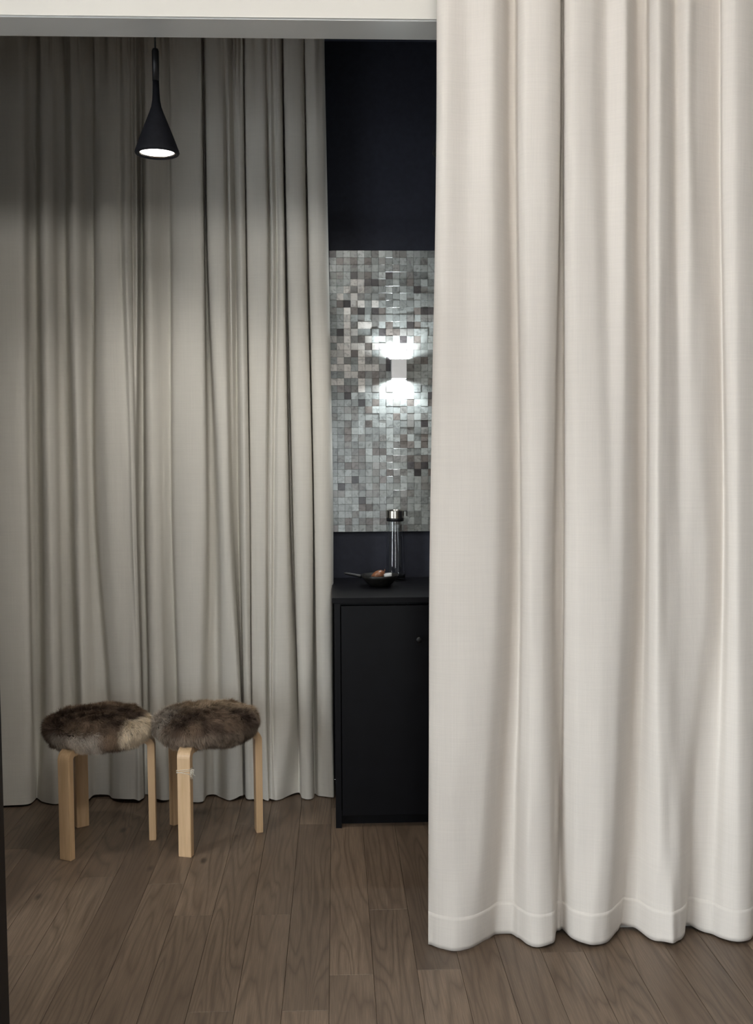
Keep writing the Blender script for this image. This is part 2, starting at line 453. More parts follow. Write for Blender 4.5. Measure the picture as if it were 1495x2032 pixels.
L1905 = [(862,7),(850,5),(862,2),(895,0),(935,1.5),(962,6),(980,10),(1012,10),(1028,6),(1045,1.5),(1070,0),(1095,1),(1102,5),(1106,10),(1116,10),(1135,4),(1160,1),(1180,0),(1205,2),(1222,8),(1235,10.5),(1257,10),(1285,5),(1310,1.5),(1335,0),(1350,1),(1356,5),(1358,10.5),(1382,8.5),(1410,6),(1432,2.5),(1465,0),(1488,.8),(1498,5),(1540,9)]
assert len(L250) == len(L1150) == len(L1905)
L1650 = [tuple(0.45 * np.array(a) + 0.55 * np.array(b)) for a, b in zip(L1150, L1905)]
# the cloth goes on to the right, past the frame
ext = [(1590, 3), (1625, 1), (1660, 3), (1680, 8.5), (1710, 8.5), (1730, 3), (1770, 1), (1810, 3), (1830, 8)]
LV = [(-120, L250 + ext), (250, L250 + ext), (1150, L1150 + ext), (1650, L1650 + ext), (1905, L1905 + ext)]
Y_FRONT = 3.03
HEM_F = 0.105
zs_body = np.concatenate([np.linspace(HEM_F, 0.6, 26)[:-1], np.linspace(0.6, CEIL_F - 0.035, 64)])
zs_hem = np.linspace(0.008, HEM_F, 9)
fc = tag(empty('front_curtain', (0, 0, 0)), 'tall off-white linen curtain hanging in front of the opening', 'curtain')
NS = 7
def front_wr(s, z):
    n = len(s); s = s.copy()
    a = 0.0035 * math.exp(-z / 0.35) + 0.0008
    s[:, 1] += a * smooth_noise(n, 7, 3) * math.cos(z * 9) + a * smooth_noise(n, 6, 4) * math.sin(z * 9 + 1)
    return s
Gb = curtain_grid(LV, Y_FRONT, NS, zs_body, front_wr)
Gh = curtain_grid(LV, Y_FRONT, NS, zs_hem, front_wr)
dz = 0.004 * smooth_noise(Gh.shape[1], 12, 8)
wgt = np.linspace(1, 0, Gh.shape[0])[:, None]
Gh[:, :, 2] += np.clip(dz, -0.004, 0.008)[None, :] * wgt
sheet('cloth', Gb, M['linen_front'], fc, 0.0016)
sheet('hem', Gh, M['linen_front'], fc, 0.0021).modifiers[0].use_rim = True
x_r = Gb[-1, :, 0].max(); x_l = Gb[-1, :, 0].min()
tag(box_obj('curtain_track', x_l - 1.2, min(x_r + 0.05, XR), Y_FRONT + 0.03, Y_FRONT + 0.055, CEIL_F - 0.035, CEIL_F, M['white_trim'], bev=0.002), 'slim white ceiling track carrying the front curtain', 'curtain track')

# ---- back curtain
B500 = [(-60,5),(-20,3),(15,2),(45,3),(58,8),(72,9),(80,4),(92,2),(105,5),(115,8),(130,9),(137,5),(147,3),(158,5),(172,8),(186,9),(190,5),(205,2),(230,2.5),(240,4),(250,2),(259,4),(264,6),(272,5),(278,9),(284,9.5),(288,4),(297,2),(308,4),(322,6),(338,7),(343,4),(360,2),(390,2),(404,4),(406,10),(411,10),(414,4),(430,2),(446,3),(452,6),(458,4.5),(468,7),(472,4),(479,2),(487,4),(488.5,8),(492,5),(510,3),(530,3),(534,6),(541,4),(550,5.5),(556,4),(564,5),(567,10),(569,9),(572,4),(588,2),(606,4),(612,9),(615,4),(632,2),(649,4),(652,8)]
B1000 = [(-60,5),(-20,3),(15,2),(50,3),(60,8),(76,9),(86,4),(98,2),(110,5),(120,8),(138,9),(147,5),(156,3),(165,5),(175,8),(187,9),(193,6),(215,3),(245,3),(258,3),(263,2.5),(268,3.5),(270,5),(272,7),(277,9),(286,9.5),(291,4),(303,2),(316,4),(326,6),(340,7),(346,4),(370,2),(398,2),(409,4),(414,8),(428,8),(435,4),(444,2),(455,3),(460,7),(465,8),(474,8.5),(479,4),(486,2),(494,4),(496,6),(500,4.5),(512,3),(527,3.5),(531,5.5),(538,4),(544,5),(552,3),(570,4),(576,9),(580,9),(584,4),(600,2),(619,4),(622,9),(625,4),(640,2),(657,4),(661,8)]
B1400 = [(-60,4),(-20,2),(15,1),(58,2),(66,8),(81,9),(90,5),(105,3),(117,5),(127,8),(149,9),(156,5),(164,3),(175,5),(190,7.5),(213,8),(222,5),(240,3),(260,2.5),(270,2),(275,2),(279,3.5),(281,5),(283,7),(285,9.5),(294,9.5),(298,4),(311,2),(325,4),(333,7),(351,8.5),(357,4),(375,2),(395,2.5),(405,5),(415,7.5),(432,8),(442,5),(455,2.5),(472,2),(478,4),(479,7),(482,9),(485,5),(491,3),(498,4),(499,6),(503,5),(515,3.5),(527,3.5),(530,6),(537,4),(542,5),(550,3),(575,4.5),(589,8),(592,9),(595,4),(608,2),(619,4),(622,9),(630,6),(640,3.5),(659,4),(662,8)]
B1600 = [(-60,3),(-20,0),(15,-1),(55,0),(67,4),(72,8),(82,4),(105,1),(119,2),(135,6),(150,6),(157,3),(166,1),(177,4),(188,10),(215,10),(223,6),(238,2),(255,1),(270,1.5),(278,2.5),(283,4),(286,6),(287,8),(288,11),(297,11),(305,5),(320,1.5),(335,3),(340,7),(352,9),(359,4),(375,1),(395,-.5),(404,.5),(410,7),(428,8),(440,6),(455,3.5),(472,3),(482,4.5),(484,7),(487,7.5),(489,4),(495,2),(505,1.5),(515,1),(520,2),(527,1.5),(533,.5),(536,2),(539,0),(545,0),(549,1),(565,5),(585,8),(596,8),(600,4),(610,2),(622,3),(625,8),(632,6),(642,5),(661,3),(664,6)]
assert len(B500) == len(B1000) == len(B1400) == len(B1600), (len(B500), len(B1000), len(B1400), len(B1600))
deep = lambda L: [(x, d + max(0.0, d - 5.0) * 0.95) for x, d in L]     # valleys run deep between the folds
B500, B1000, B1400 = deep(B500), deep(B1000), deep(B1400)
B105 = [((x if x < 0 else x * 643 / 651.0), 4.2 + (d - 4.5) * 0.35) for x, d in B500]
B300 = [((a[0] + b[0]) / 2, 0.35 * a[1] + 0.65 * b[1]) for a, b in zip(B105, B500)]
pre = [(-420, 8), (-390, 3), (-340, 1), (-300, 4), (-280, 9), (-255, 8), (-235, 3), (-190, 1.5), (-150, 4), (-125, 9), (-95, 8)]
BL = [(105, pre + B105), (300, pre + B300), (500, pre + B500), (1000, pre + B1000), (1400, pre + B1400), (1600, pre + B1600)]
Y_BACK = 4.365
HEM_B = 0.095
def back_gather(s, z):
    n = len(s); s = s.copy()
    g = math.exp(-max(0, (3.13 - z)) / 0.16) if z < 3.13 else 1.0
    s[:, 1] += 0.013 * g * smooth_noise(n, 3.0, 11) + 0.004 * math.exp(-(3.2 - z) / 0.6) * smooth_noise(n, 9, 12)
    a = 0.0032 * math.exp(-z / 0.5) + 0.0011
    s[:, 1] += a * smooth_noise(n, 8, 13) * math.cos(z * 6) + a * smooth_noise(n, 7, 14) * math.sin(z * 6 + 1)
    return s
bc = tag(empty('back_curtain', (0, 0, 0)), 'greige linen curtain with gathered heading behind the two fur stools', 'curtain')
zb = np.concatenate([np.linspace(HEM_B, 0.6, 24)[:-1], np.linspace(0.6, 2.7, 46)[:-1], np.linspace(2.7, CEIL - 0.04, 26)])
Gb = curtain_grid(BL, Y_BACK, 6, zb, back_gather)
Gh = curtain_grid(BL, Y_BACK, 6, np.linspace(0.008, HEM_B, 8), back_gather)
dz = np.clip(0.005 * smooth_noise(Gh.shape[1], 14, 9), -0.004, 0.01)
Gh[:, :, 2] += dz[None, :] * np.linspace(1, 0, Gh.shape[0])[:, None]
sheet('cloth', Gb, M['linen_back'], bc, 0.0014)
sheet('hem', Gh, M['linen_back'], bc, 0.0014)
tag(box_obj('curtain_track', Gb[-1, :, 0].min() + 0.02, XA - 0.01, Y_BACK + 0.03, Y_BACK + 0.055, CEIL - 0.04, CEIL, M['black_plastic'], bev=0.002), 'dark ceiling track carrying the gathered back curtain', 'curtain track')

# ================================================================= CABINET, WORKTOP
YC = 4.05
cab_x0 = on_z(669, 1658, 0).x - 0.004
cab_x1 = cab_x0 + 0.80
WT = 0.908
p_l = on_y(659, 1187, YC).x
wt = tag(box_obj('worktop', min(p_l, cab_x0) , cab_x1 + 0.005, YC - 0.008, YW - 0.001, WT - 0.022, WT, M['black_top'], bev=0.0015),
         'matte black worktop under the mosaic panel', 'worktop')
cb = tag(empty('base_cabinet', (cab_x0, YC, 0)), 'black base cabinet with flat door beside the back curtain', 'cabinet')
CW = cab_x1 - cab_x0; D = YW - YC - 0.002; CH = WT - 0.022
T = 0.023
box_obj('side_panel', 0, T, 0, D, 0, CH, M['black_lacquer'], cb, 0.001)
box_obj('side_panel', CW - T, CW, 0, D, 0, CH, M['black_lacquer'], cb, 0.001)
box_obj('back_panel', T, CW - T, D - 0.01, D, 0.05, CH, M['black_lacquer'], cb)
box_obj('bottom_panel', T, CW - T, 0.022, D - 0.01, 0.045, 0.065, M['black_lacquer'], cb)
box_obj('top_rail', T, CW - T, 0.04, 0.12, CH - 0.02, CH, M['black_lacquer'], cb)
box_obj('plinth', T, CW - T, 0.05, 0.066, 0.0, 0.045, M['black_lacquer'], cb)
d_z0, d_z1 = 0.048, CH - 0.012
hw = (CW - 2 * T)
dr = box_obj('door', T + 0.003, T + hw - 0.003, 0.004, 0.022, d_z0, d_z1, M['black_lacquer'], cb, 0.0015)
kp = on_y(831, 1268, YC)
bm = bmesh.new(); lathe(bm, [(0, 0), (0.007, 0), (0.006, 0.012), (0.011, 0.018), (0.012, 0.024), (0.009, 0.028), (0, 0.029)], 20)
k = bm_obj('knob', bm, M['black_plastic'], dr, True); k.rotation_euler = (R(90), 0, 0); k.location = (kp.x - cab_x0, 0.004, kp.z)

# ================================================================= MOSAIC PANEL
p0 = on_y(655.5, 776, YW - 0.018)
z_top = on_y(760, 497, YW - 0.018).z; z_bot = on_y(760, 1055, YW - 0.018).z
NR, NC = 40, 26
PT = (z_top - z_bot) / NR
mp = tag(empty('mosaic_panel', (p0.x, YW - 0.001, z_bot)), 'square mosaic panel of grey and pearl tiles on the charcoal wall', 'mosaic panel')
box_obj('backing_board', 0.002, NC * PT - 0.002, -0.008, 0, 0.002, NR * PT - 0.002, M['grout'], mp)
def tile_bm(th, tx, tz):
    bm = bmesh.new(); h = PT / 2 - 0.00025
    add_box(bm, -h, h, -th, 0.0, -h, h)
    fr = [e for e in bm.edges if all(abs(v.co.y + th) < 1e-6 for v in e.verts)]
    for v in bm.verts:
        if v.co.y < -th / 2: v.co.y += v.co.x * tx + v.co.z * tz
    bmesh.ops.bevel(bm, geom=fr, offset=0.0004, segments=1, affect='EDGES')
    return bm
variants = []
for i in range(12):
    th = [0.006, 0.0068, 0.0078, 0.0090][i % 4]
    a = random.gauss(0, 0.011); b = random.gauss(0, 0.011)
    bm = tile_bm(th, a, b); me = bpy.data.meshes.new('tile'); bm.normal_update(); bm.to_mesh(me); bm.free()
    me.materials.append(M['tile']); variants.append(me)
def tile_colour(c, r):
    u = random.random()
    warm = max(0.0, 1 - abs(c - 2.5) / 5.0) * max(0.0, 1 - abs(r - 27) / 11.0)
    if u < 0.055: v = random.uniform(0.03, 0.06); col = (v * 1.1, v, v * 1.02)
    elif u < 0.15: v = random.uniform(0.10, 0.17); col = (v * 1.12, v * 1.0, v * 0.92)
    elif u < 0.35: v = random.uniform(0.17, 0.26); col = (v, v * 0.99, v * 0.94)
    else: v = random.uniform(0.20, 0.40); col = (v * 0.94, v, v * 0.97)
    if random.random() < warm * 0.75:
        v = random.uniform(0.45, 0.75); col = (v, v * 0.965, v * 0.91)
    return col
cells = []
for r in range(NR):
    for c in range(NC):
        x = (c + 0.5) * PT; z = (r + 0.5) * PT
        wx, wz = p0.x + x, z_bot + z
        hid = (c > 13)
        cells.append(((10 if hid else 0) + abs(wz - (CAM_H + 0.15)) + 0.02 * abs(wx), c, r, x, z))
cells.sort()
stuff = bmesh.new(); cl = stuff.loops.layers.float_color.new('Col')
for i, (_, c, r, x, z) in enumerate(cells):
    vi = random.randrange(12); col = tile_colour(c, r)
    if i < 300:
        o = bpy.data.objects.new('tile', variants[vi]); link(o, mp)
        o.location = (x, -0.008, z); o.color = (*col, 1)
    else:
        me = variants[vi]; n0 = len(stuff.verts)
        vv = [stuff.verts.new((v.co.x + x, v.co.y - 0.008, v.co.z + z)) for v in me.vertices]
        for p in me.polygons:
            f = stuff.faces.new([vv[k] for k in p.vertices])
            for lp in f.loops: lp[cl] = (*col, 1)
so = bm_obj('tile_field', stuff, M['tile_stuff'], mp); so['kind'] = 'stuff'

# ================================================================= WALL SCONCE (up / down box)
YT = YW - 0.0185
sc_c = on_y(791.5, 733, YT - 0.04)
sw, sh, sd, tk = 0.0325, 0.041, 0.078, 0.004
sn = tag(empty('wall_sconce', (sc_c.x, YT, sc_c.z)), 'small white box sconce shining up and down the mosaic panel', 'lamp')
bm = bmesh.new()
add_box(bm, -sw, sw, -sd, -sd + tk, -sh, sh, 0.001, 1)
add_box(bm, -sw, sw, -tk, 0, -sh, sh)
add_box(bm, -sw, -sw + tk, -sd + tk, -tk, -sh, sh)
add_box(bm, sw - tk, sw, -sd + tk, -tk, -sh, sh)
bm_obj('housing', bm, M['lamp_white'], sn)
box_obj('led_board', -sw + tk, sw - tk, -sd + tk, -tk, -0.003, 0.003, M['sconce_led'], sn)
for sgn in (1, -1):
    for dz_, pw, nm in ((0.012, 1.0, 'beam'), (0.034, 0.42, 'wide_beam')):
        L = bpy.data.lights.new('sconce_' + nm, 'SPOT'); L.energy = SCONCE_POWER * pw; L.color = SCONCE_COL
        L.spot_size = R(165); L.spot_blend = 0.3; L.shadow_soft_size = 0.006
        o = bpy.data.objects.new('sconce_' + nm, L); link(o, sn)
        o.location = (0, -0.046, sgn * dz_)
        o.rotation_euler = (0, 0, 0) if sgn < 0 else (R(180), 0, 0)

# ================================================================= PENDANTS
def pendant(px, label, tilt=(0, 0)):
    Y = 3.62
    c = on_y(px, 305, Y)            # rim centre
    root = tag(empty('pendant_lamp', c), label, 'lamp', 'black concrete pendant lamps')
    r0 = 0.0735
    q = 3.62 / 3.98
    prof = [(r0 - 0.013, 0.010), (r0 - 0.010, -0.002), (r0 - 0.003, -0.002), (r0, 0.003), (r0 - 0.002, 0.011)] + [(r_ * q, z_ * q) for r_, z_ in (
            (0.060, 0.062), (0.040, 0.112), (0.026, 0.147), (0.0185, 0.168), (0.0145, 0.190), (0.0125, 0.220), (0.0115, 0.262), (0.0, 0.262))]
    bm = bmesh.new(); lathe(bm, prof, 56); bm_obj('shade', bm, M['concrete'], root, True)
    bm = bmesh.new(); lathe(bm, [(r0 - 0.0135, 0.010), (r0 - 0.0125, 0.002), (r0 - 0.0165, 0.0015), (r0 - 0.0175, 0.010)], 56, close=True)
    bm_obj('ring', bm, M['steel'], root, True)
    bm = bmesh.new(); lathe(bm, [(0, 0.006), (r0 - 0.017, 0.006), (r0 - 0.017, 0.010), (0, 0.010)], 56); bm_obj('diffuser', bm, M['diffuser'], root)
    bm = bmesh.new(); lathe(bm, [(0, 0.260 * q), (0.0125 * q, 0.260 * q), (0.0128 * q, 0.366 * q), (0.010 * q, 0.374 * q), (0.0, 0.376 * q)], 24); bm_obj('sleeve', bm, M['black_plastic'], root, True)
    bm = bmesh.new(); tube(bm, [(0, 0, 0.374 * q), (0, 0, CEIL - 0.02 - c.z)], 0.0032, 8); bm_obj('cord', bm, M['black_plastic'], root, True)
    bm = bmesh.new(); lathe(bm, [(0, -0.025), (0.05, -0.025), (0.052, 0), (0, 0)], 32); o = bm_obj('canopy', bm, M['black_plastic'], root); o.location.z = CEIL - c.z
    L = bpy.data.lights.new('pendant_bulb', 'SPOT'); L.energy = PENDANT_POWER; L.color = PENDANT_COL
    L.spot_size = R(140); L.spot_blend = 0.6; L.shadow_soft_size = 0.05
    o = bpy.data.objects.new('pendant_bulb', L); link(o, root); o.location = (0, 0, -0.006)
    return root
pendant(312, 'black concrete cone pendant hanging in front of the back curtain')
pendant(901, 'black cone pendant almost hidden behind the edge of the front curtain')

# ================================================================= CARAFE, PAN AND WHAT LIES IN IT
cc = on_z(785, 1150.5, WT)
cc.y = min(cc.y, YW - 0.075)
c0 = on_y(785, 1150, cc.y)
cr = tag(empty('water_carafe', (c0.x, cc.y, WT)), 'clear glass water carafe with steel lid on the black worktop', 'carafe')
zt = on_y(785, 1012, cc.y).z - WT
zl = on_y(785, 1034, cc.y).z - WT
outer = [(0, 0.0), (0.040, 0.0), (0.0435, 0.004), (0.0432, 0.03), (0.0405, 0.10), (0.0372, 0.19), (0.0352, zl), (0.0350, zl + 0.012)]
inner = [(r - 0.0022, z) for r, z in outer[2:]][::-1] + [(0.038, 0.007), (0, 0.007)]
bm = bmesh.new(); lathe(bm, outer + inner, 56); bm_obj('glass_body', bm, M['glass'], cr, True)
bm = bmesh.new(); lathe(bm, [(0, zl + 0.001), (0.0325, zl + 0.001), (0.0325, zl + 0.014), (0.0, zl + 0.014)], 40); bm_obj('stopper', bm, M['black_plastic'], cr)
bm = bmesh.new(); lathe(bm, [(0.0362, zl), (0.0375, zl), (0.0375, zl + 0.016), (0.0362, zl + 0.016)], 48, close=True); bm_obj('lid_collar', bm, M['black_plastic'], cr, True)
bm = bmesh.new(); lathe(bm, [(0.0, zl + 0.0145), (0.0385, zl + 0.0145), (0.0385, zt - 0.003), (0.036, zt), (0.031, zt), (0.029, zt - 0.004), (0, zt - 0.005)], 48); bm_obj('lid', bm, M['steel'], cr, False)
bm = bmesh.new(); add_box(bm, 0.0385, 0.052, -0.010, 0.010, zt - 0.006, zt - 0.002, 0.001, 1); add_box(bm, 0.048, 0.052, -0.010, 0.010, zt - 0.026, zt - 0.006)
bm_obj('lip', bm, M['black_plastic'], cr)

pc = on_z(754, 1163, WT)
pn = tag(empty('iron_pan', (pc.x, pc.y, WT)), 'small black iron pan with curved sides and long handle', 'pan')
s_ = pc.y / FPX
rr = 38.5 * s_
ph = 23 * s_
prof_o = [(0, 0), (rr * 0.42, 0), (rr * 0.52, 0.003), (rr * 0.70, ph * 0.33), (rr * 0.86, ph * 0.68), (rr, ph)]
prof_i = [(r - 0.003, z + 0.002) for r, z in prof_o[1:]][::-1] + [(0, 0.003)]
prof_i[0] = (rr - 0.003, ph + 0.0005)
bm = bmesh.new(); lathe(bm, prof_o + prof_i, 56); bm_obj('bowl', bm, M['iron'], pn, True)
tip = on_y(683, 1137, pc.y) - Vector((pc.x, pc.y, WT))
bm = bmesh.new()
st = Vector((-rr * 0.94, -0.002, ph * 0.86))
tube(bm, [st + (tip - st) * t for t in (0, 0.12, 0.3, 0.6, 0.9, 1.0)], 0.005, 10, [0.008, 0.0075, 0.0065, 0.006, 0.005, 0.003])
bm_obj('handle', bm, M['black_plastic'], pn, True)
# seed pod: ridged dome
bm = bmesh.new()
bmesh.ops.create_uvsphere(bm, u_segments=40, v_segments=22, radius=1.0)
for v in bm.verts:
    a = math.atan2(v.co.y, v.co.x); k = 1 + 0.05 * math.cos(9 * a) * (1 - abs(v.co.z))
    v.co = Vector((v.co.x * 0.030 * k, v.co.y * 0.022 * k, v.co.z * 0.019 + 0.004 * v.co.x))
for a in range(6):
    tube(bm, [(0.029, 0, 0.004), (0.034, 0.001 * (a - 3), 0.012 + 0.001 * a)], 0.0008, 5)
po = tag(bm_obj('seed_pod', bm, M['pod'], None, True), 'orange brown domed seed pod lying in the black pan', 'seed pod')
po.location = (pc.x - 0.007, pc.y + 0.012, WT + ph * 0.92); po.rotation_euler = (0, R(-14), R(10))
bm = bmesh.new()
lathe(bm, [(0, 0), (0.012, 0), (0.0155, 0.004), (0.0175, 0.022), (0.0160, 0.022), (0.0140, 0.005), (0, 0.003)], 36)
gv = tag(bm_obj('glass_cup', bm, M['frosted'], None, True), 'tiny pale glass cup standing in the black pan', 'cup')
gv.location = (pc.x + 0.036, pc.y + 0.006, WT + 0.030); gv.rotation_euler = (0, R(-8), 0)

# ================================================================= STOOLS
def leg_mesh(h=0.402, w=0.050, t=0.027, rb=0.038, reach=0.10, topw=None):
    """bent birch leg: local +x points outward, the leg stands at x=0 (outer face) and bends inward at the top."""
    bm = bmesh.new(); rows = []
    path = [(0.0, 0.0), (0.0, h - rb)]
    for k in range(1, 9):
        a = math.pi / 2 * k / 8
        path.append((-rb + rb * math.cos(a), h - rb + rb * math.sin(a)))
    path.append((-reach, h))
    inner_ = [(-t * 0.95, 0.0), (-t, h - rb)]
    ri = rb - t
    for k in range(1, 9):
        a = math.pi / 2 * k / 8
        inner_.append((-rb + ri * math.cos(a), h - rb + ri * math.sin(a)))
    inner_.append((-reach, h - t))
    for (xo, zo), (xi, zi) in zip(path, inner_):
        ww = w / 2
        rows.append([bm.verts.new((xo, -ww, zo)), bm.verts.new((xo, ww, zo)), bm.verts.new((xi, ww, zi)), bm.verts.new((xi, -ww, zi))])
    for A, B in zip(rows[:-1], rows[1:]):
        for k in range(4): bm.faces.new((A[k], A[(k + 1) % 4], B[(k + 1) % 4], B[k]))
    bm.faces.new(rows[0][::-1]); bm.faces.new(rows[-1])
    bmesh.ops.recalc_face_normals(bm, faces=bm.faces)
    ed = [e for e in bm.edges if e.calc_face_angle(0) > 0.6]
    bmesh.ops.bevel(bm, geom=ed, offset=0.0015, segments=2, affect='EDGES')
    me = bpy.data.meshes.new('leg'); bm.normal_update(); bm.to_mesh(me); bm.free(); me.materials.append(M['birch'])
    return me
LEG = leg_mesh()
def fbm(p, scale, seed):
    # cheap smooth pseudo-noise from summed sines
    g = np.random.default_rng(seed); out = np.zeros(len(p))
    for o in range(4):
        k = g.normal(size=(5, 3)) * scale * (1.7 ** o); ph_ = g.uniform(0, 6.28, 5)
        out += np.sin(p @ k.T + ph_).sum(1) / (5 * 1.5 ** o)
    return out

def fur_cushion(center, label, colour_fn, seed, rx=0.192, ry=0.186, n=95000):
    """soft cover: domed top and a rim that hangs down around the seat; strands grow on its whole outside."""
    root = tag(empty('fur_cushion', center), label, 'cushion', 'fur stool covers')
    g = np.random.default_rng(seed)
    PH0, PH1 = R(-66), R(90)
    zc, HT, HB = 0.004, 0.047, 0.064
    sx, sy = g.uniform(0, 6.28, 2)
    def surf(ph, a):
        c = np.clip(np.cos(ph), 0, 1) ** 0.62; sn = np.sin(ph)
        wob = 1 + 0.018 * np.sin(2 * a + sx) + 0.014 * np.sin(3 * a + sy)
        z = zc + np.where(sn > 0, HT * np.abs(sn) ** 0.9, -HB * np.abs(sn)) + 0.004 * np.sin(3 * a + sx) * c
        return np.stack([rx * c * wob * np.cos(a), ry * c * wob * np.sin(a), z], -1)
    A = np.linspace(0, 2 * math.pi, 65)[:-1]; PHs = np.linspace(PH0, R(89.5), 22)
    G = surf(PHs[:, None], A[None, :]); r_, c_ = G.shape[:2]
    idx = np.arange(r_ * c_).reshape(r_, c_); nx = np.roll(idx, -1, 1)
    Fq = np.stack([idx[:-1], nx[:-1], nx[1:], idx[1:]], -1).reshape(-1, 4)
    me = bpy.data.meshes.new('pad'); me.from_pydata(G.reshape(-1, 3).tolist(), [], Fq.tolist() + [list(map(int, idx[-1]))]); me.update()
    me.polygons.foreach_set('use_smooth', [True] * len(me.polygons)); me.materials.append(M['pad'])
    link(bpy.data.objects.new('pad', me), root)
    # strands, spread evenly over the surface area
    ph_all = np.linspace(PH0, R(89.9), 400); e = 1e-3
    S0 = surf(ph_all, 0 * ph_all); ds = np.linalg.norm(np.gradient(S0, axis=0), axis=1) * np.linalg.norm(S0[:, :2], axis=1)
    cdf = np.cumsum(ds); cdf /= cdf[-1]
    ph = np.interp(g.random(n), cdf, ph_all); a = g.uniform(0, 2 * math.pi, n)
    P = surf(ph, a)
    tp = surf(ph + e, a) - surf(ph - e, a); ta = surf(ph, a + e) - surf(ph, a - e)
    N = np.cross(ta, tp); N /= np.linalg.norm(N, axis=1)[:, None] + 1e-12
    flat = np.clip(N[:, 2], 0, 1)[:, None]
    w1 = fbm(P, 17, seed + 1)[:, None]; w2 = fbm(P, 17, seed + 2)[:, None]
    out_ = np.column_stack([np.cos(a), np.sin(a), 0 * a])
    comb = np.array([0.55, -0.35, 0.0]) * flat + out_ * 0.35 * flat + np.array([0.30, 0.0, -0.75]) * (1 - flat) + 0.55 * np.hstack([w1, w2, 0.4 * w1])
    comb = comb - N * (comb * N).sum(1)[:, None]
    clump = np.column_stack([fbm(P, 75, seed + 5), fbm(P, 75, seed + 6), fbm(P, 75, seed + 7)]) * 0.5
    jit = g.normal(size=(n, 3)) * 0.17 + clump
    Ln = (0.022 + 0.012 * g.random(n) + 0.004 * fbm(P, 30, seed + 3))[:, None]
    d0 = N * 0.7 + comb * 0.6 + jit; d0 /= np.linalg.norm(d0, axis=1)[:, None]
    d1 = N * 0.22 + comb + jit + np.array([0, 0, -0.15]); d1 /= np.linalg.norm(d1, axis=1)[:, None]
    p0_ = P - N * 0.002; p1_ = p0_ + d0 * Ln * 0.42; p2_ = p1_ + d1 * Ln * 0.6
    side = np.cross(d1, N + g.normal(size=(n, 3)) * 0.25); side /= np.linalg.norm(side, axis=1)[:, None] + 1e-9
    wd = (0.0006 + 0.0004 * g.random(n))[:, None]
    V = np.stack([p0_ - side * wd, p0_ + side * wd, p1_ - side * wd * .8, p1_ + side * wd * .8, p2_], 1).reshape(-1, 3)
    b = (np.arange(n) * 5)[:, None]
    tri = np.concatenate([b + np.array([0, 1, 3]), b + np.array([0, 3, 2]), b + np.array([2, 3, 4])], 1).reshape(-1, 3)
    me = bpy.data.meshes.new('fur')
    me.vertices.add(len(V)); me.vertices.foreach_set('co', V.ravel())
    nt = len(tri); me.loops.add(nt * 3); me.loops.foreach_set('vertex_index', tri.ravel().astype(np.int32))
    me.polygons.add(nt); me.polygons.foreach_set('loop_start', np.arange(0, nt * 3, 3, dtype=np.int32))
    me.polygons.foreach_set('loop_total', np.full(nt, 3, dtype=np.int32))
    me.update(calc_edges=True)
    col = colour_fn(P, N, g)
    root_c = col * 0.6; tip_c = col * 1.15 + 0.006
    rgb = np.stack([root_c, root_c, col, col, tip_c], 1).reshape(-1, 3)
    rgba = np.column_stack([rgb, np.ones(len(rgb))]).astype(np.float32)
    at = me.color_attributes.new('Col', 'FLOAT_COLOR', 'POINT'); at.data.foreach_set('color', rgba.ravel())
    me.materials.append(M['fur'])
    o = link(bpy.data.objects.new('fur', me), root); o['kind'] = 'stuff'
    return root

def lerp(a, b, t): return np.asarray(a) * (1 - t[:, None]) + np.asarray(b) * t[:, None]
def sstep(x, a, b):
    t = np.clip((x - a) / (b - a), 0, 1); return t * t * (3 - 2 * t)
DARK, BROWN, TAN, GREY, CREAM = (0.085, 0.055, 0.040), (0.20, 0.135, 0.092), (0.30, 0.215, 0.14), (0.46, 0.40, 0.34), (0.78, 0.66, 0.50)
def blend(c, col, f): return c * (1 - f[:, None]) + np.array(col) * f[:, None]
def speck(f, g): return f * (0.35 + 0.65 * (g.random(len(f)) < 0.3 + 0.7 * f))
def fur_left(P, N, g):
    n1 = fbm(P, 22, 51); n2 = fbm(P, 45, 52); x, y, z = P[:, 0] + 0.015 * n1, P[:, 1] + 0.012 * n2, P[:, 2]
    c = lerp(DARK, BROWN, sstep(n1 + 0.6 * n2, -0.7, 0.8))
    c = blend(c, (0.25, 0.17, 0.11), 0.8 * sstep(y, 0.02, 0.12))                       # warmer brown towards the back
    rim = sstep(-N[:, 2], -0.75, -0.3)
    front = sstep(-y - 0.35 * np.abs(x + 0.05), 0.07, 0.13)
    c = blend(c, GREY, 0.9 * speck(front * rim * sstep(-x, -0.085, -0.02), g))           # frosted front
    c = blend(c, (0.30, 0.20, 0.13), 0.7 * front * rim * sstep(x, 0.02, 0.08))          # tan next to the cream end
    c = blend(c, (0.62, 0.53, 0.43), speck(front * sstep(-z, -0.012, 0.016) * sstep(-x, -0.03, 0.03), g))
    c = blend(c, CREAM, sstep(x - 0.22 * (y + 0.06), 0.118, 0.140) * sstep(-y, -0.13, -0.09))
    return np.clip(c * (0.75 + 0.5 * g.random(len(c)))[:, None], 0, 1)
def fur_right(P, N, g):
    n1 = fbm(P, 20, 61); n2 = fbm(P, 45, 62); x, y, z = P[:, 0] + 0.02 * n1, P[:, 1] + 0.015 * n2, P[:, 2]
    c = lerp(DARK, BROWN, sstep(n1 + 0.6 * n2, -0.7, 0.8))
    c = blend(c, (0.40, 0.30, 0.205), 0.9 * speck(sstep(y - 0.1 * x, -0.06, 0.05), g))
    c = blend(c, GREY, 0.85 * speck(sstep(-x, 0.085, 0.15), g))
    c = blend(c, (0.28, 0.22, 0.165), 0.5 * speck(sstep(-N[:, 2], -0.6, 0.1), g))
    return np.clip(c * (0.75 + 0.5 * g.random(len(c)))[:, None], 0, 1)

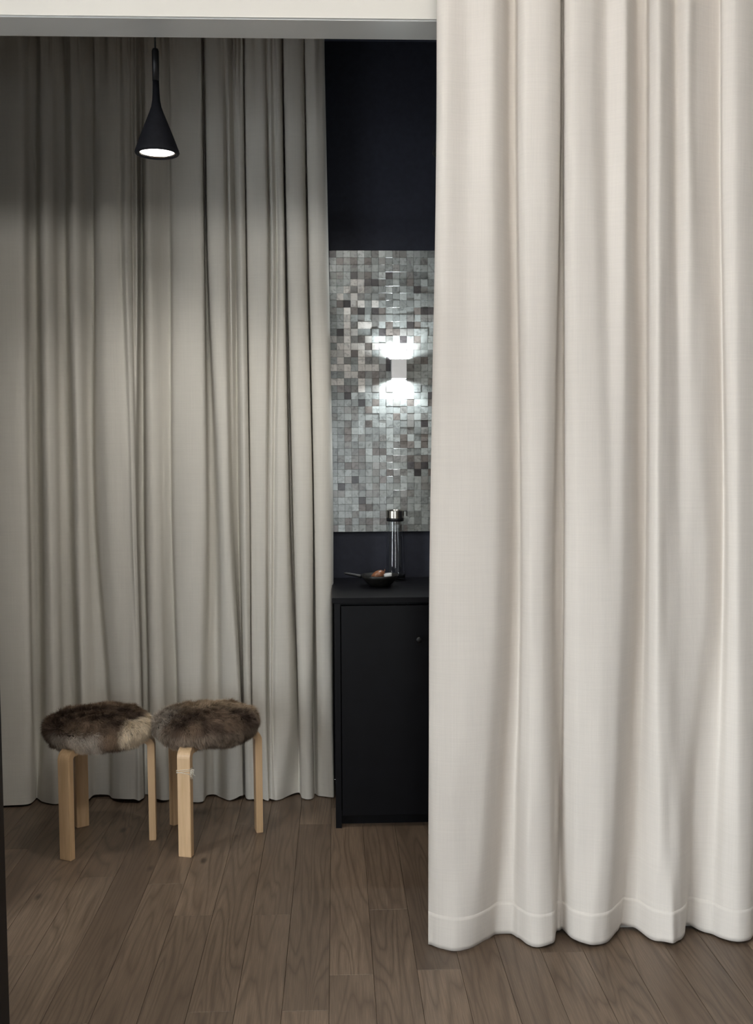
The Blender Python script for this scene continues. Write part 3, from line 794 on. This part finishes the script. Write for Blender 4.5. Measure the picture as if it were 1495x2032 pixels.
def stool(feet_px, label, cushion_label, cfn, seed):
    F = [on_z(x, y, 0) for x, y in feet_px]
    c = sum(F, Vector()) / 3
    rad = sum((f - c).length for f in F) / 3
    root = tag(empty('three_legged_stool', c), label, 'stool', 'birch stools with fur covers')
    bm = bmesh.new(); RS = 0.172
    lathe(bm, [(0, 0.4025), (RS - 0.003, 0.4025), (RS, 0.4055), (RS, 0.435), (RS - 0.004, 0.439), (0, 0.439)], 64)
    bm_obj('seat', bm, M['birch'], root)
    angs = sorted(math.atan2((f - c).y, (f - c).x) for f in F)
    base = sum(a_ - k * 2 * math.pi / 3 for k, a_ in enumerate(angs)) / 3
    for k in range(3):
        a = base + k * 2 * math.pi / 3
        o = link(bpy.data.objects.new('leg', LEG), root)
        ro = rad + 0.0135
        o.location = (ro * math.cos(a), ro * math.sin(a), 0); o.rotation_euler = (0, 0, a)
    fur_cushion((c.x, c.y, 0.4395), cushion_label, cfn, seed)
    return root, c, rad, base
stool([(137, 1704), (161, 1639), (304, 1664)], 'birch three-legged stool under the fur cover with a cream end',
      'dark brown fur cover with cream end and frosted front', fur_left, 21)
_, c2, rad2, base2 = stool([(348, 1635), (371, 1697), (516, 1649)], 'birch three-legged stool with string tied around its front leg',
      'evenly grey brown fur cover touching the cream end of its neighbour', fur_right, 31)

# string tied round the front leg of the second stool
cand = [base2 + k * 2 * math.pi / 3 for k in range(3)]
a = min(cand, key=lambda q: math.sin(q))
ro = rad2 + 0.0135
lx = Vector((math.cos(a), math.sin(a), 0)); ly = Vector((-math.sin(a), math.cos(a), 0))
fp = c2 + lx * ro
zs_ = on_y(371, 1531, fp.y).z
bm = bmesh.new()
for q, (dz0, sl) in enumerate(((0.006, 0.004), (-0.006, -0.003), (-0.001, 0.006))):
    pts = []
    for (u_, v_) in ((0.0016, -0.0266), (0.0016, 0.0266), (-0.0288, 0.0266), (-0.0288, -0.0266), (0.0016, -0.0266)):
        pts.append(fp + lx * u_ + ly * v_ + Vector((0, 0, zs_ + dz0 + sl * v_ / 0.027)))
    tube(bm, pts, 0.0011, 6)
knot = fp + lx * 0.002 + ly * 0.0275 + Vector((0, 0, zs_))
side_ = ly if (ly.x > 0) else -ly
knot = fp + lx * 0.001 + side_ * 0.0275 + Vector((0, 0, zs_))
for q in range(26):
    e = knot + side_ * random.uniform(0.003, 0.020) + lx * random.uniform(-0.006, 0.012) + Vector((0, 0, random.uniform(-0.012, 0.014) if q < 20 else random.uniform(-0.028, -0.01)))
    mid = (knot + e) / 2 + Vector((random.uniform(-.003, .003), 0, random.uniform(0.0, 0.006)))
    tube(bm, [knot, mid, e], 0.0008, 5)
tag(bm_obj('string', bm, M['string'], None, True), 'pale string wound and knotted around a birch stool leg', 'string')

# ================================================================= TALL BLACK CABINET at the left edge of the picture
Yb = 2.45
xe = on_y(14.5, 1860, Yb).x
tc = tag(empty('tall_cabinet', (xe, 2.05, 0)), 'black tall cabinet at the left edge near the viewer', 'cabinet')
TW, TD, TH = 0.60, Yb - 2.05, 2.05
box_obj('side_panel', -0.02, 0, 0, TD, 0, TH, M['black_lacquer'], tc, 0.001)
box_obj('side_panel', -TW, -TW + 0.02, 0, TD, 0, TH, M['black_lacquer'], tc, 0.001)
box_obj('top_panel', -TW + 0.02, -0.02, 0, TD, TH - 0.02, TH, M['black_lacquer'], tc)
box_obj('bottom_panel', -TW + 0.02, -0.02, 0.02, TD, 0.06, 0.08, M['black_lacquer'], tc)
box_obj('back_panel', -TW + 0.02, -0.02, TD - 0.01, TD, 0.08, TH - 0.02, M['black_lacquer'], tc)
dd = box_obj('door', -TW + 0.023, -0.023, -0.002, 0.018, 0.065, TH - 0.023, M['black_lacquer'], tc, 0.0015)
bm = bmesh.new(); tube(bm, [(-0.07, -0.002, 1.0), (-0.07, -0.03, 1.0), (-0.07, -0.03, 1.16), (-0.07, -0.002, 1.16)], 0.005, 10)
bm_obj('handle', bm, M['black_plastic'], dd, True)
box_obj('plinth', -TW + 0.02, -0.02, 0.04, 0.055, 0, 0.06, M['black_lacquer'], tc)
